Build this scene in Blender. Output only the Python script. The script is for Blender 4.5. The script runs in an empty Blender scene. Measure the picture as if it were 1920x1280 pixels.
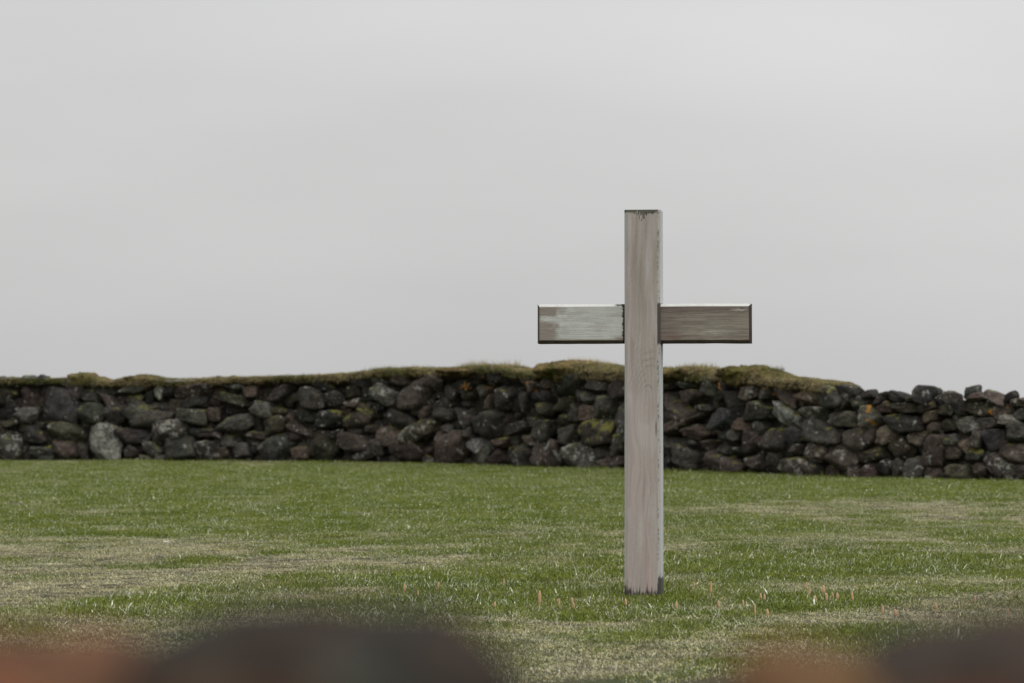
import bpy, math, random
import numpy as np
from mathutils import Vector
S = bpy.context.scene
C = S.collection
PI = math.pi

# ------------------------------------------------------------------ camera
CAM_H = 0.864; F = 6000.0; HY = 752.0
cam = bpy.data.cameras.new("camera"); camo = bpy.data.objects.new("camera", cam); C.objects.link(camo)
camo.location = (0, 0, CAM_H)
camo.rotation_euler = (PI/2 + math.atan((HY-640)/F), 0, 0)
cam.sensor_width = 36; cam.lens = 112.5
cam.clip_start = 0.05; cam.clip_end = 8000
cam.dof.use_dof = True; cam.dof.focus_distance = 14.4; cam.dof.aperture_fstop = 6.6
cam.dof.aperture_blades = 9
S.camera = camo

# ------------------------------------------------------------------ sky and light (overcast)
W = bpy.data.worlds.new("World"); S.world = W; W.use_nodes = True
nt = W.node_tree; nt.nodes.clear()
def N(nt, t, **k):
    n = nt.nodes.new(t)
    for a, v in k.items(): setattr(n, a, v)
    return n
def mth(nt, op, a, b=None, c=None, clamp=False):
    n = N(nt, 'ShaderNodeMath', operation=op, use_clamp=clamp)
    for i, v in enumerate((a, b, c)):
        if v is None: continue
        if isinstance(v, (int, float)): n.inputs[i].default_value = v
        else: nt.links.new(v, n.inputs[i])
    return n.outputs[0]
SUN_EL, SUN_AZ = math.radians(52), math.radians(150)     # azimuth measured from +Y towards +X
sky = N(nt, 'ShaderNodeTexSky', sky_type='NISHITA', sun_disc=False)
sky.sun_elevation = SUN_EL; sky.sun_rotation = SUN_AZ; sky.air_density = 1.5; sky.dust_density = 4
tc = N(nt, 'ShaderNodeTexCoord'); sx = N(nt, 'ShaderNodeSeparateXYZ'); nt.links.new(tc.outputs['Generated'], sx.inputs[0])
z = mth(nt, 'MAXIMUM', sx.outputs['Z'], 0.0)
g = mth(nt, 'MULTIPLY_ADD', z, 2.0, 1.0)
# cloud cover is a little thinner towards the right (east) and has soft banks in it
mp = N(nt, 'ShaderNodeMapping'); nt.links.new(tc.outputs['Generated'], mp.inputs[0]); mp.inputs['Rotation'].default_value = (0, math.radians(-28), 0); mp.inputs['Scale'].default_value = (.6, 1, 2.4)
cn = N(nt, 'ShaderNodeTexNoise'); cn.inputs['Scale'].default_value = 7; cn.inputs['Detail'].default_value = 3; nt.links.new(mp.outputs[0], cn.inputs['Vector'])
cb = mth(nt, 'MULTIPLY_ADD', cn.outputs[0], 0.24, 0.87)
ex = mth(nt, 'MULTIPLY_ADD', sx.outputs['X'], 0.29, 1.0)
lum = mth(nt, 'MULTIPLY', mth(nt, 'MULTIPLY', g, ex), cb)
lum = mth(nt, 'MULTIPLY', lum, 5.6)
ov = N(nt, 'ShaderNodeVectorMath', operation='SCALE'); ov.inputs[0].default_value = (1.0, 1.0, 1.0); nt.links.new(lum, ov.inputs['Scale'])
mix = N(nt, 'ShaderNodeMix', data_type='RGBA'); mix.inputs[0].default_value = 0.965
nt.links.new(sky.outputs[0], mix.inputs[6]); nt.links.new(ov.outputs[0], mix.inputs[7])
bg = N(nt, 'ShaderNodeBackground'); bg.inputs['Strength'].default_value = 0.1
out = N(nt, 'ShaderNodeOutputWorld'); nt.links.new(mix.outputs[2], bg.inputs[0]); nt.links.new(bg.outputs[0], out.inputs[0])
sl = bpy.data.lights.new("sun", 'SUN'); sl.energy = 0.6; sl.angle = math.radians(28); sl.color = (1, .97, .92)
so = bpy.data.objects.new("sun", sl); C.objects.link(so)
d = Vector((math.sin(SUN_AZ)*math.cos(SUN_EL), math.cos(SUN_AZ)*math.cos(SUN_EL), math.sin(SUN_EL)))
so.rotation_euler = d.to_track_quat('Z', 'Y').to_euler()
S.view_settings.view_transform = 'Standard'; S.view_settings.look = 'None'
S.view_settings.exposure = 0; S.view_settings.gamma = 1

# ------------------------------------------------------------------ helpers
rng = np.random.default_rng(11)
_tab = rng.random((32, 32, 32)).astype(np.float64)
def vnoise(p):
    p = np.asarray(p, float); i = np.floor(p).astype(int); f = p - i; f = f*f*(3-2*f); i &= 31; j = (i+1) & 31
    x0, y0, z0 = i.T; x1, y1, z1 = j.T; fx, fy, fz = f.T
    a = _tab[x0,y0,z0]*(1-fx)+_tab[x1,y0,z0]*fx; b = _tab[x0,y1,z0]*(1-fx)+_tab[x1,y1,z0]*fx
    c = _tab[x0,y0,z1]*(1-fx)+_tab[x1,y0,z1]*fx; e = _tab[x0,y1,z1]*(1-fx)+_tab[x1,y1,z1]*fx
    return (a*(1-fy)+b*fy)*(1-fz)+(c*(1-fy)+e*fy)*fz
def fbm(p, o=4):
    p = np.asarray(p, float); s = 0; a = .5; t = 0
    for k in range(o):
        s = s + a*vnoise(p*(2**k)+17.3*k); t += a; a *= .5
    return s/t
def sst(a, b, x):
    t = np.clip((x-a)/(b-a), 0, 1); return t*t*(3-2*t)
def lerp(a, b, t):
    return a + (b-a)*t
def mesh(name, v, f, mat, parent=None, smooth=True, attrs=None):
    """v (n,3) array, f list of tuples or (m,k) array. Links ONE mesh object."""
    me = bpy.data.meshes.new(name)
    if isinstance(f, np.ndarray):
        m, k = f.shape
        me.vertices.add(len(v)); me.vertices.foreach_set('co', np.asarray(v, np.float32).ravel())
        me.loops.add(m*k); me.loops.foreach_set('vertex_index', f.astype(np.int32).ravel())
        me.polygons.add(m); me.polygons.foreach_set('loop_start', np.arange(0, m*k, k, dtype=np.int32))
        me.update(calc_edges=True)
    else:
        me.from_pydata([tuple(p) for p in v], [], [tuple(int(i) for i in q) for q in f]); me.update()
    me.polygons.foreach_set('use_smooth', [smooth]*len(me.polygons))
    for an, (ty, arr) in (attrs or {}).items():
        at = me.attributes.new(an, ty, 'POINT')
        arr = np.asarray(arr, np.float32)
        if ty == 'FLOAT_COLOR':
            if arr.shape[1] == 3: arr = np.concatenate([arr, np.ones((len(arr), 1), np.float32)], 1)
            at.data.foreach_set('color', arr.ravel())
        else: at.data.foreach_set('value', arr.ravel())
    if mat: me.materials.append(mat)
    o = bpy.data.objects.new(name, me); C.objects.link(o)
    if parent: o.parent = parent
    return o
def tag(o, label=None, cat=None, group=None, kind=None):
    for k, v in (('label', label), ('category', cat), ('group', group), ('kind', kind)):
        if v: o[k] = v
    return o
def empty(name, loc, rz=0):
    o = bpy.data.objects.new(name, None); C.objects.link(o); o.location = loc; o.rotation_euler = (0, 0, rz); o.empty_display_size = .1
    return o
def matnew(name):
    m = bpy.data.materials.new(name); m.use_nodes = True; t = m.node_tree
    return m, t, t.nodes['Principled BSDF']
def attr(t, name, ty='GEOMETRY'):
    n = N(t, 'ShaderNodeAttribute'); n.attribute_name = name; n.attribute_type = ty; return n
def noise(t, scale, detail=4, rough=.55, vec=None):
    n = N(t, 'ShaderNodeTexNoise'); n.inputs['Scale'].default_value = scale; n.inputs['Detail'].default_value = detail
    n.inputs['Roughness'].default_value = rough
    if vec is not None: t.links.new(vec, n.inputs['Vector'])
    return n
def rampf(t, val, a, b, lo=0., hi=1.):
    n = N(t, 'ShaderNodeMapRange', interpolation_type='SMOOTHSTEP'); t.links.new(val, n.inputs[0])
    for i, x in zip((1, 2, 3, 4), (a, b, lo, hi)): n.inputs[i].default_value = x
    return n.outputs[0]
def cmix(t, fac, a, b, blend='MIX'):
    n = N(t, 'ShaderNodeMix', data_type='RGBA', blend_type=blend)
    for i, x in ((0, fac), (6, a), (7, b)):
        if isinstance(x, (int, float)): n.inputs[i].default_value = x
        elif isinstance(x, tuple): n.inputs[i].default_value = (*x, 1)
        else: t.links.new(x, n.inputs[i])
    return n.outputs[2]
def ground_at(px, py):      # where a point of the lawn seen at this pixel of the photograph lies on the ground
    Y = F*CAM_H/(py-HY); return ((px-960)/F*Y, Y)

# ------------------------------------------------------------------ ground: one sheet to the horizon
CX, CY = ground_at(1207, 1119)
def height(X, Y):
    p = np.stack([X*.55, Y*.55, X*0+3.3], 1)
    h = (fbm(p, 3)-.5)*.05
    near = sst(0, 1.5, np.hypot(X-CX, Y-CY))
    return h*near
PATCH = []   # dry (brown, mown thin) patches and lush stripes of the lawn: centre x, y, radius x, y, amount
def patch(px, wpx, y0, y1, amt):
    a = ground_at(px, y0)[1]; b = ground_at(px, y1)[1]; Y = (a+b)/2
    PATCH.append(((px-960)/F*Y, Y, wpx/2*Y/F, abs(a-b)/2, amt))
patch(60, 900, 1012, 1140, 1.0); patch(420, 500, 1010, 1080, .75); patch(720, 420, 1020, 1060, .5); patch(160, 300, 1085, 1135, .5)
patch(1000, 500, 1010, 1035, .35)
patch(1600, 700, 935, 985, .6); patch(1850, 340, 945, 985, .5); patch(1000, 700, 985, 1010, .3)
patch(1350, 1000, 1163, 1180, .75); patch(1300, 900, 1110, 1158, -.35); patch(1250, 260, 1163, 1178, .35); patch(1150, 420, 1185, 1240, .7); patch(1650, 420, 1150, 1185, .5); patch(1450, 300, 1180, 1210, .35)
patch(900, 500, 1150, 1200, .5); patch(200, 700, 1150, 1260, .55); patch(1750, 300, 1125, 1165, .35); patch(1400, 900, 1210, 1300, .45)
patch(960, 2200, 1165, 1340, .34); patch(640, 560, 1015, 1075, .6); patch(250, 600, 1020, 1110, .5)
patch(110, 330, 1130, 1146, -1.1); patch(1600, 800, 1035, 1100, -.7); patch(1400, 300, 1050, 1085, -.5); patch(1000, 400, 1050, 1085, -.4)
patch(900, 2600, 872, 960, -.5); patch(500, 900, 950, 1000, -.3); patch(1180, 260, 1240, 1262, -.6); patch(1050, 160, 1235, 1275, -.5)
def dryness(X, Y):
    w1 = (fbm(np.stack([X*1.1, Y*.5, X*0+9], 1), 4)-.5); w2 = (fbm(np.stack([X*1.1+40, Y*.5, X*0+5], 1), 4)-.5)
    v = .06 + (fbm(np.stack([X*.8, Y*.35, X*0], 1), 4)-.5)*.95 + (fbm(np.stack([X*3, Y*1.3, X*0+2], 1), 3)-.5)*1.1 + (fbm(np.stack([X*8, Y*3.5, X*0+4], 1), 3)-.5)*1.5
    xx = X + w1*.9; yy = Y + w2*2.4
    tot = v*0
    for cx, cy, rx, ry, a in PATCH:
        q = np.sqrt(((xx-cx)/rx)**2 + ((yy-cy)/ry)**2)
        tot = tot + a*.62*(1-sst(.25, 1.45, q))
    cl = (fbm(np.stack([X*4.2, Y*1.7, X*0+31], 1), 3)-.5)*1.9*sst(.1, .5, tot)
    return np.clip(v+np.minimum(tot, .56)+cl, -.2, .82)

xs = np.array([-4000, -1500, -500, -180, -70, -35]+list(np.arange(-20, 20.01, .2))+[35, 70, 180, 500, 1500, 4000.])
ys = np.array([-3000, -800, -200, -60, -20, -8]+list(np.arange(-2, 60.01, .2))+[75, 110, 200, 500, 1500, 5000.])
GX, GY = np.meshgrid(xs, ys); gx, gy = GX.ravel(), GY.ravel()
gz = height(gx, gy); far = (np.abs(gx) > 20.1) | (gy > 60.1) | (gy < -2.1); gz[far] = 0
nx, ny = len(xs), len(ys)
idx = np.arange(nx*ny).reshape(ny, nx)
gf = np.stack([idx[:-1, :-1].ravel(), idx[:-1, 1:].ravel(), idx[1:, 1:].ravel(), idx[1:, :-1].ravel()], 1)
gm, t, p = matnew("lawn_soil")
a = attr(t, 'dry'); geo = N(t, 'ShaderNodeNewGeometry')
n1 = noise(t, 45, 6, .7, geo.outputs['Position']); n2 = noise(t, 260, 3, .6, geo.outputs['Position'])
c1 = cmix(t, rampf(t, n1.outputs[0], .35, .65), (.026, .040, .008), (.055, .072, .015))
c2 = cmix(t, rampf(t, n1.outputs[0], .35, .65), (.040, .036, .018), (.11, .095, .05))
cc = cmix(t, rampf(t, a.outputs['Fac'], .15, .8), c1, c2)
cc = cmix(t, rampf(t, n2.outputs[0], .3, .7, .0, .5), cc, (.03, .028, .018))
t.links.new(cc, p.inputs['Base Color']); p.inputs['Roughness'].default_value = .9; p.inputs['Specular IOR Level'].default_value = .15
bp = N(t, 'ShaderNodeBump'); bp.inputs['Strength'].default_value = .8; bp.inputs['Distance'].default_value = .01
t.links.new(n1.outputs[0], bp.inputs['Height']); t.links.new(bp.outputs[0], p.inputs['Normal'])
gr = mesh('ground', np.stack([gx, gy, gz], 1), gf, gm, attrs={'dry': ('FLOAT', dryness(gx, gy))}); tag(gr, kind='structure')

# ------------------------------------------------------------------ grass: tufts of blades on the lawn (stuff)
def blades(n, rad, hmin, hmax, wid, lean, seed, seg=3, curl=.5):
    r = np.random.default_rng(seed)
    a = r.random(n)*2*PI; q = np.sqrt(r.random(n))*rad; bx, by = q*np.cos(a), q*np.sin(a)
    H = hmin+(hmax-hmin)*r.random(n)**1.5; Wd = wid*(.6+.8*r.random(n)); az = r.random(n)*2*PI; ln = lean*(.2+r.random(n))
    fa = r.random(n)*2*PI
    V = []; R = []; Hh = []
    rr = r.random(n)
    for k in range(seg+1):
        s = k/seg; th = ln*(.5+curl*s*1.4)
        off = H*s*np.sin(th); zz = H*s*np.cos(th)
        w = Wd*(1-s**1.7)*.5+1e-5
        cx = bx+off*np.cos(az); cy = by+off*np.sin(az)
        for sg in (-1, 1):
            V.append(np.stack([cx+sg*w*np.cos(fa), cy+sg*w*np.sin(fa), zz-.004], 1)); R.append(rr); Hh.append(np.full(n, s))
    V = np.stack(V, 1).reshape(-1, 3); R = np.stack(R, 1).ravel(); Hh = np.stack(Hh, 1).ravel()
    b = (np.arange(n)*2*(seg+1))[:, None]
    fs = [np.stack([b[:, 0]+2*k, b[:, 0]+2*k+1, b[:, 0]+2*k+3, b[:, 0]+2*k+2], 1) for k in range(seg)]
    return V, np.concatenate(fs), R, Hh
def blade_mat(name, greens, straws, pale, inst):
    m, t, p = matnew(name)
    rnd = attr(t, 'rnd').outputs['Fac']; hg = attr(t, 'hgt').outputs['Fac']
    dry = attr(t, 'dry', 'INSTANCER' if inst else 'GEOMETRY').outputs['Fac']
    geo = N(t, 'ShaderNodeNewGeometry')
    nz = noise(t, 1.3, 3, .6, geo.outputs['Position']); nf = noise(t, 38, 2, .5, geo.outputs['Position'])
    r2 = mth(t, 'FRACT', mth(t, 'MULTIPLY', rnd, 17.31)); r3 = mth(t, 'FRACT', mth(t, 'MULTIPLY', rnd, 71.7))
    gcol = cmix(t, r2, greens[0], greens[1]); gcol = cmix(t, rampf(t, nz.outputs[0], .4, .62), gcol, cmix(t, r3, greens[1], greens[2]))
    scol = cmix(t, r2, straws[0], straws[1]); scol = cmix(t, mth(t, 'MULTIPLY', r3, .5), scol, straws[2])
    isdry = mth(t, 'LESS_THAN', rnd, mth(t, 'ADD', dry, mth(t, 'MULTIPLY_ADD', nf.outputs[0], 1.0, -.5)))
    col = cmix(t, isdry, gcol, scol)
    np_ = noise(t, 2.1, 4, .65, geo.outputs['Position'])
    col = cmix(t, mth(t, 'GREATER_THAN', r3, mth(t, 'MULTIPLY_ADD', rampf(t, np_.outputs[0], .40, .66), -1.7*pale, 1-.15*pale)), col, (.62, .63, .50))  # some blades coloured pale to stand for glints in the grass
    mq = N(t, 'ShaderNodeMapping'); mq.inputs['Scale'].default_value = (1, .35, 1); t.links.new(geo.outputs['Position'], mq.inputs[0])
    q1 = noise(t, 95, 2, .6, mq.outputs[0]); q2 = noise(t, 26, 3, .6, mq.outputs[0])
    col = cmix(t, 1., col, rampf(t, q1.outputs[0], .34, .66, .38, 1.75), 'MULTIPLY'); col = cmix(t, 1., col, rampf(t, q2.outputs[0], .3, .7, .78, 1.24), 'MULTIPLY')
    # blade roots darkened in colour, standing for the shade between blades
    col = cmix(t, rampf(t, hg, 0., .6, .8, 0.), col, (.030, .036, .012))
    t.links.new(col, p.inputs['Base Color']); p.inputs['Roughness'].default_value = .5; p.inputs['Specular IOR Level'].default_value = .14
    tr = N(t, 'ShaderNodeBsdfTranslucent'); t.links.new(col, tr.inputs[0]); ms = N(t, 'ShaderNodeMixShader'); ms.inputs[0].default_value = .22
    t.links.new(p.outputs[0], ms.inputs[1]); t.links.new(tr.outputs[0], ms.inputs[2]); t.links.new(ms.outputs[0], t.nodes['Material Output'].inputs[0])
    return m
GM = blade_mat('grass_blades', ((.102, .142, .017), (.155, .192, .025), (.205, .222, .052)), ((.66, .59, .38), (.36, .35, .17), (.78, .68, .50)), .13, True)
tc_ = bpy.data.collections.new("grass_tufts")
def tuft(i, *a, **k):
    V, Fc, R, Hh = blades(*a, **k)
    me_o = mesh('grass_tuft', V, Fc, GM, smooth=True, attrs={'rnd': ('FLOAT', R), 'hgt': ('FLOAT', Hh)})
    C.objects.unlink(me_o); me_o.name = f"tuft{i:02d}"; tc_.objects.link(me_o)
for i in range(6): tuft(i, 170, .085, .004, .019, .0019, .8, 100+i)
for i in range(3): tuft(12+i, 26, .085, .012, .034, .0032, .9, 300+i, curl=.8)
for i in range(6): tuft(6+i, 150, .085, .004, .021, .0025, 1.0, 200+i, curl=.8)
def lawn_points():
    P = []
    for (y0, y1, dens) in ((2.5, 10, 90), (10, 16, 360), (16, 24, 260), (24, 34, 160), (34, 52, 110)):
        hw = y1*.185+1.9; n = int((y1-y0)*2*hw*dens)
        r = np.random.default_rng(int(y0)); P.append(np.stack([(r.random(n)*2-1)*hw, y0+r.random(n)*(y1-y0)], 1))
    return np.concatenate(P)

# ------------------------------------------------------------------ wall line in plan
bp_ = [(0, 861), (480, 863), (700, 866), (960, 871.5), (1240, 881), (1440, 889), (1600, 893.5), (1920, 900)]
WL = [((px-960)/F*(F*CAM_H/(py+1.5-HY)), F*CAM_H/(py+1.5-HY)) for px, py in bp_]
WL = [(WL[0][0]-6.0, WL[0][1]+2.0)]+WL+[(WL[-1][0]+4.5, WL[-1][1]-2.2)]
WX = np.array([w[0] for w in WL]); WY = np.array([w[1] for w in WL])
def wall_y(X):
    return sum(np.interp(X+o, WX, WY) for o in (-.6, -.3, 0, .3, .6))/5
def wall_from_px(px, py):   # point of the wall's front face seen at that pixel
    X = 0.
    for _ in range(30): X = .5*X+.5*(px-960)/F*wall_y(X)
    Y = float(wall_y(X)); return X, Y, CAM_H-(py-HY)/F*Y
def wall_ang(X):
    return math.atan2(float(wall_y(X+.4)-wall_y(X-.4)), .8)

P = lawn_points()
keep = P[:, 1] < wall_y(P[:, 0])+.05
P = P[keep]
# none inside the foot of the cross
P = np.concatenate([P, np.stack([CX+(np.random.default_rng(3).random(150)-.5)*.30, CY+(np.random.default_rng(4).random(150)-.5)*.26], 1)])
P = P[(np.abs(P[:, 0]-CX) > .088) | (np.abs(P[:, 1]-CY) > .078)]
dr = dryness(P[:, 0], P[:, 1]); rr = np.random.default_rng(5).random((len(P), 3))
sc = np.clip(1.2-.5*dr, .6, 1.6)*(1+.6*sst(.1, -.18, dr))*(.75+.5*rr[:, 0])*np.where(P[:, 1] > 24, 1.15, 1.0)
sc *= 1+.12*sst(.30, .12, np.hypot(P[:, 0]-CX, P[:, 1]-CY))
sc *= 1+.9*sst(.35, 0, np.abs(P[:, 1]-wall_y(P[:, 0])))
var = np.where(rr[:, 1] < np.clip(dr*.95, .06, .8), 6, 0)+np.floor(rr[:, 2]*6)
var = np.where(np.random.default_rng(6).random(len(P)) < np.where(P[:, 1] > 19, .03, .14), 12+np.floor(rr[:, 2]*3), var)
foot = np.hypot(P[:, 0]-CX, P[:, 1]-CY) < .2; var[foot] = np.floor(rr[foot, 2]*6)
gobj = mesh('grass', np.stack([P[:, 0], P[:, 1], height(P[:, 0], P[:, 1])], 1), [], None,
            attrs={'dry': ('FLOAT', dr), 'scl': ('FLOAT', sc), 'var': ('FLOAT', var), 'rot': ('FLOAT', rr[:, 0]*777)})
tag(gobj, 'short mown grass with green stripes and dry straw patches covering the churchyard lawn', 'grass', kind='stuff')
def scatter(obj, coll):
    ng = bpy.data.node_groups.new('grass_scatter', 'GeometryNodeTree')
    ng.interface.new_socket('Geometry', in_out='INPUT', socket_type='NodeSocketGeometry'); ng.interface.new_socket('Geometry', in_out='OUTPUT', socket_type='NodeSocketGeometry')
    gi = ng.nodes.new('NodeGroupInput'); go = ng.nodes.new('NodeGroupOutput')
    mpn = ng.nodes.new('GeometryNodeMeshToPoints'); ip = ng.nodes.new('GeometryNodeInstanceOnPoints'); ci = ng.nodes.new('GeometryNodeCollectionInfo')
    ci.inputs['Collection'].default_value = coll; ci.inputs['Separate Children'].default_value = True; ci.inputs['Reset Children'].default_value = True
    def na(nm):
        q = ng.nodes.new('GeometryNodeInputNamedAttribute'); q.data_type = 'FLOAT'; q.inputs['Name'].default_value = nm; return q.outputs['Attribute']
    L = ng.links.new
    L(gi.outputs[0], mpn.inputs['Mesh']); L(mpn.outputs[0], ip.inputs['Points']); L(ci.outputs[0], ip.inputs['Instance'])
    ip.inputs['Pick Instance'].default_value = True
    L(na('var'), ip.inputs['Instance Index']); L(na('scl'), ip.inputs['Scale'])
    cb_ = ng.nodes.new('ShaderNodeCombineXYZ'); L(na('rot'), cb_.inputs[2]); L(cb_.outputs[0], ip.inputs['Rotation'])
    L(ip.outputs[0], go.inputs[0])
    m = obj.modifiers.new('scatter', 'NODES'); m.node_group = ng
scatter(gobj, tc_)

# ------------------------------------------------------------------ lava stone
def ico(sub):
    bm = __import__('bmesh').new(); __import__('bmesh').ops.create_icosphere(bm, subdivisions=sub, radius=1)
    v = np.array([q.co[:] for q in bm.verts]); f = np.array([[q.index for q in fa.verts] for fa in bm.faces]); bm.free(); return v, f
ICO = {s: ico(s) for s in (3, 4, 5)}
def rock(w, dd, h, seed, sub=3, sharp=24):
    r = np.random.default_rng(seed); D, Fc = ICO[sub]
    n = r.normal(size=(9, 3))*np.array([1, .7, 1]); n /= np.linalg.norm(n, axis=1)[:, None]
    ax = np.array([[1,0,0],[-1,0,0],[0,1,0],[0,-1,0],[0,0,1],[0,0,-1.]])+r.normal(size=(6, 3))*.20; ax /= np.linalg.norm(ax, axis=1)[:, None]
    n = np.concatenate([n, ax]); di = np.concatenate([.68+.34*r.random(9), .74+.14*r.random(6)])
    q = np.maximum(D@n.T, 1e-3)/di
    R = (q**sharp).sum(1)**(-1/sharp)
    V = D*R[:, None]
    V *= 1+(fbm(V*1.9+seed*3.7, 3)-.5)[:, None]*.24 + (fbm(V*5.5+seed*1.7, 4)-.5)[:, None]*.20 + (fbm(V*12+seed*2.1, 2)-.5)[:, None]*.07 - (sst(.62, .8, fbm(V*9+seed, 2))*.05)[:, None]
    mn, mx = V.min(0), V.max(0); V = (V-(mn+mx)/2)/(mx-mn)*np.array([w, dd, h])
    ro = (sharp > 6)*r.normal()*.20*min(1, (h/w if w > h else w/h)**-.3*.9); ca, sa = math.cos(ro), math.sin(ro)
    V = np.stack([V[:, 0]*ca-V[:, 2]*sa, V[:, 1], V[:, 0]*sa+V[:, 2]*ca], 1)
    return V, Fc
def boulder(w, dd, h, seed, p=3.6):
    D, Fc = ICO[5]; R = (np.abs(D)**p).sum(1)**(-1/p); V = D*R[:, None]
    V = V*(1+(fbm(V*2.6+seed, 3)-.5)[:, None]*.16+(fbm(V*6+seed, 4)-.5)[:, None]*.07)
    return V*np.array([w, dd, h])*.5, Fc
TONE = {'d': (.024, .023, .021), 'g': (.051, .048, .041), 'b': (.042, .0415, .041), 'l': (.076, .072, .062), 'r': (.064, .050, .042), 'o': (.043, .039, .027), 'p': (.115, .110, .098), 't': (.11, .085, .066)}
def stone_attrs(V, tone, seed, white=0., orange=0., moss=0.):
    r = np.random.default_rng(seed+9999)
    c = np.array(TONE[tone])*np.array([1.14, 1.14, 1.10])*(.72+.56*r.random())*(1+(r.random(3)-.5)*.12)
    n = fbm(V*7+seed*.37, 3)[:, None]
    c = c*(.72+.56*sst(.3, .7, n))
    c = lerp(c, np.array(TONE['r'])*1.05, .5*sst(.5, .68, fbm(V*5+seed*.9+7, 3))[:, None]*(tone != 'p'))
    g = np.zeros((len(V), 3)); g[:, 0] = white; g[:, 1] = orange; g[:, 2] = moss
    return c, g
SM, t, p = matnew('lava_stone')
tone = attr(t, 'tone').outputs['Color']; gro = N(t, 'ShaderNodeSeparateColor'); t.links.new(attr(t, 'growth').outputs['Color'], gro.inputs[0])
geo = N(t, 'ShaderNodeNewGeometry'); pos = geo.outputs['Position']; nrm = N(t, 'ShaderNodeSeparateXYZ'); t.links.new(geo.outputs['Normal'], nrm.inputs[0])
nA = noise(t, 16, 5, .65, pos); nB = noise(t, 60, 4, .6, pos); nC = noise(t, 9, 4, .6, pos); nD = noise(t, 24, 3, .6, pos)
vor = N(t, 'ShaderNodeTexVoronoi'); vor.inputs['Scale'].default_value = 70; t.links.new(pos, vor.inputs['Vector'])
col = cmix(t, 1.0, tone, rampf(t, nA.outputs[0], .3, .7, .66, 1.4), 'MULTIPLY')
col = cmix(t, 1.0, col, rampf(t, nB.outputs[0], .3, .7, .62, 1.45), 'MULTIPLY')
w = mth(t, 'ADD', nC.outputs[0], mth(t, 'MULTIPLY_ADD', nD.outputs[0], .5, -.25))
# thin grey crustose lichen everywhere, stronger where growth.r says so
def grow(src, amount, lo, soft=.035):
    return rampf(t, mth(t, 'ADD', src, mth(t, 'MULTIPLY', amount, .45)), lo, lo+soft)
col = cmix(t, mth(t, 'MULTIPLY', grow(w, gro.outputs[0], .68), .75), col, (.34, .335, .30))
nE = noise(t, 7.3, 4, .65, N(t, 'ShaderNodeVectorMath', operation='ADD').outputs[0]); va = t.nodes[-2] if False else nE.inputs['Vector'].links[0].from_node
t.links.new(pos, va.inputs[0]); va.inputs[1].default_value = (13, 7, 3)
up = mth(t, 'MULTIPLY', nrm.outputs['Z'], .16)
col = cmix(t, mth(t, 'MULTIPLY', grow(mth(t, 'ADD', nE.outputs[0], up), gro.outputs[2], .70, .08), .8), col, (.17, .165, .035))
nO = noise(t, 11, 3, .55, va.outputs[0])
col = cmix(t, grow(nO.outputs[0], gro.outputs[1], .755, .03), col, (.42, .19, .035))
t.links.new(col, p.inputs['Base Color']); p.inputs['Roughness'].default_value = .88; p.inputs['Specular IOR Level'].default_value = .25
b1 = N(t, 'ShaderNodeBump'); b1.inputs['Strength'].default_value = .9; b1.inputs['Distance'].default_value = .035; t.links.new(nA.outputs[0], b1.inputs['Height'])
b2 = N(t, 'ShaderNodeBump'); b2.inputs['Strength'].default_value = .6; b2.inputs['Distance'].default_value = .006; t.links.new(vor.outputs['Distance'], b2.inputs['Height']); t.links.new(b1.outputs[0], b2.inputs['Normal'])
t.links.new(b2.outputs[0], p.inputs['Normal'])

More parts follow.
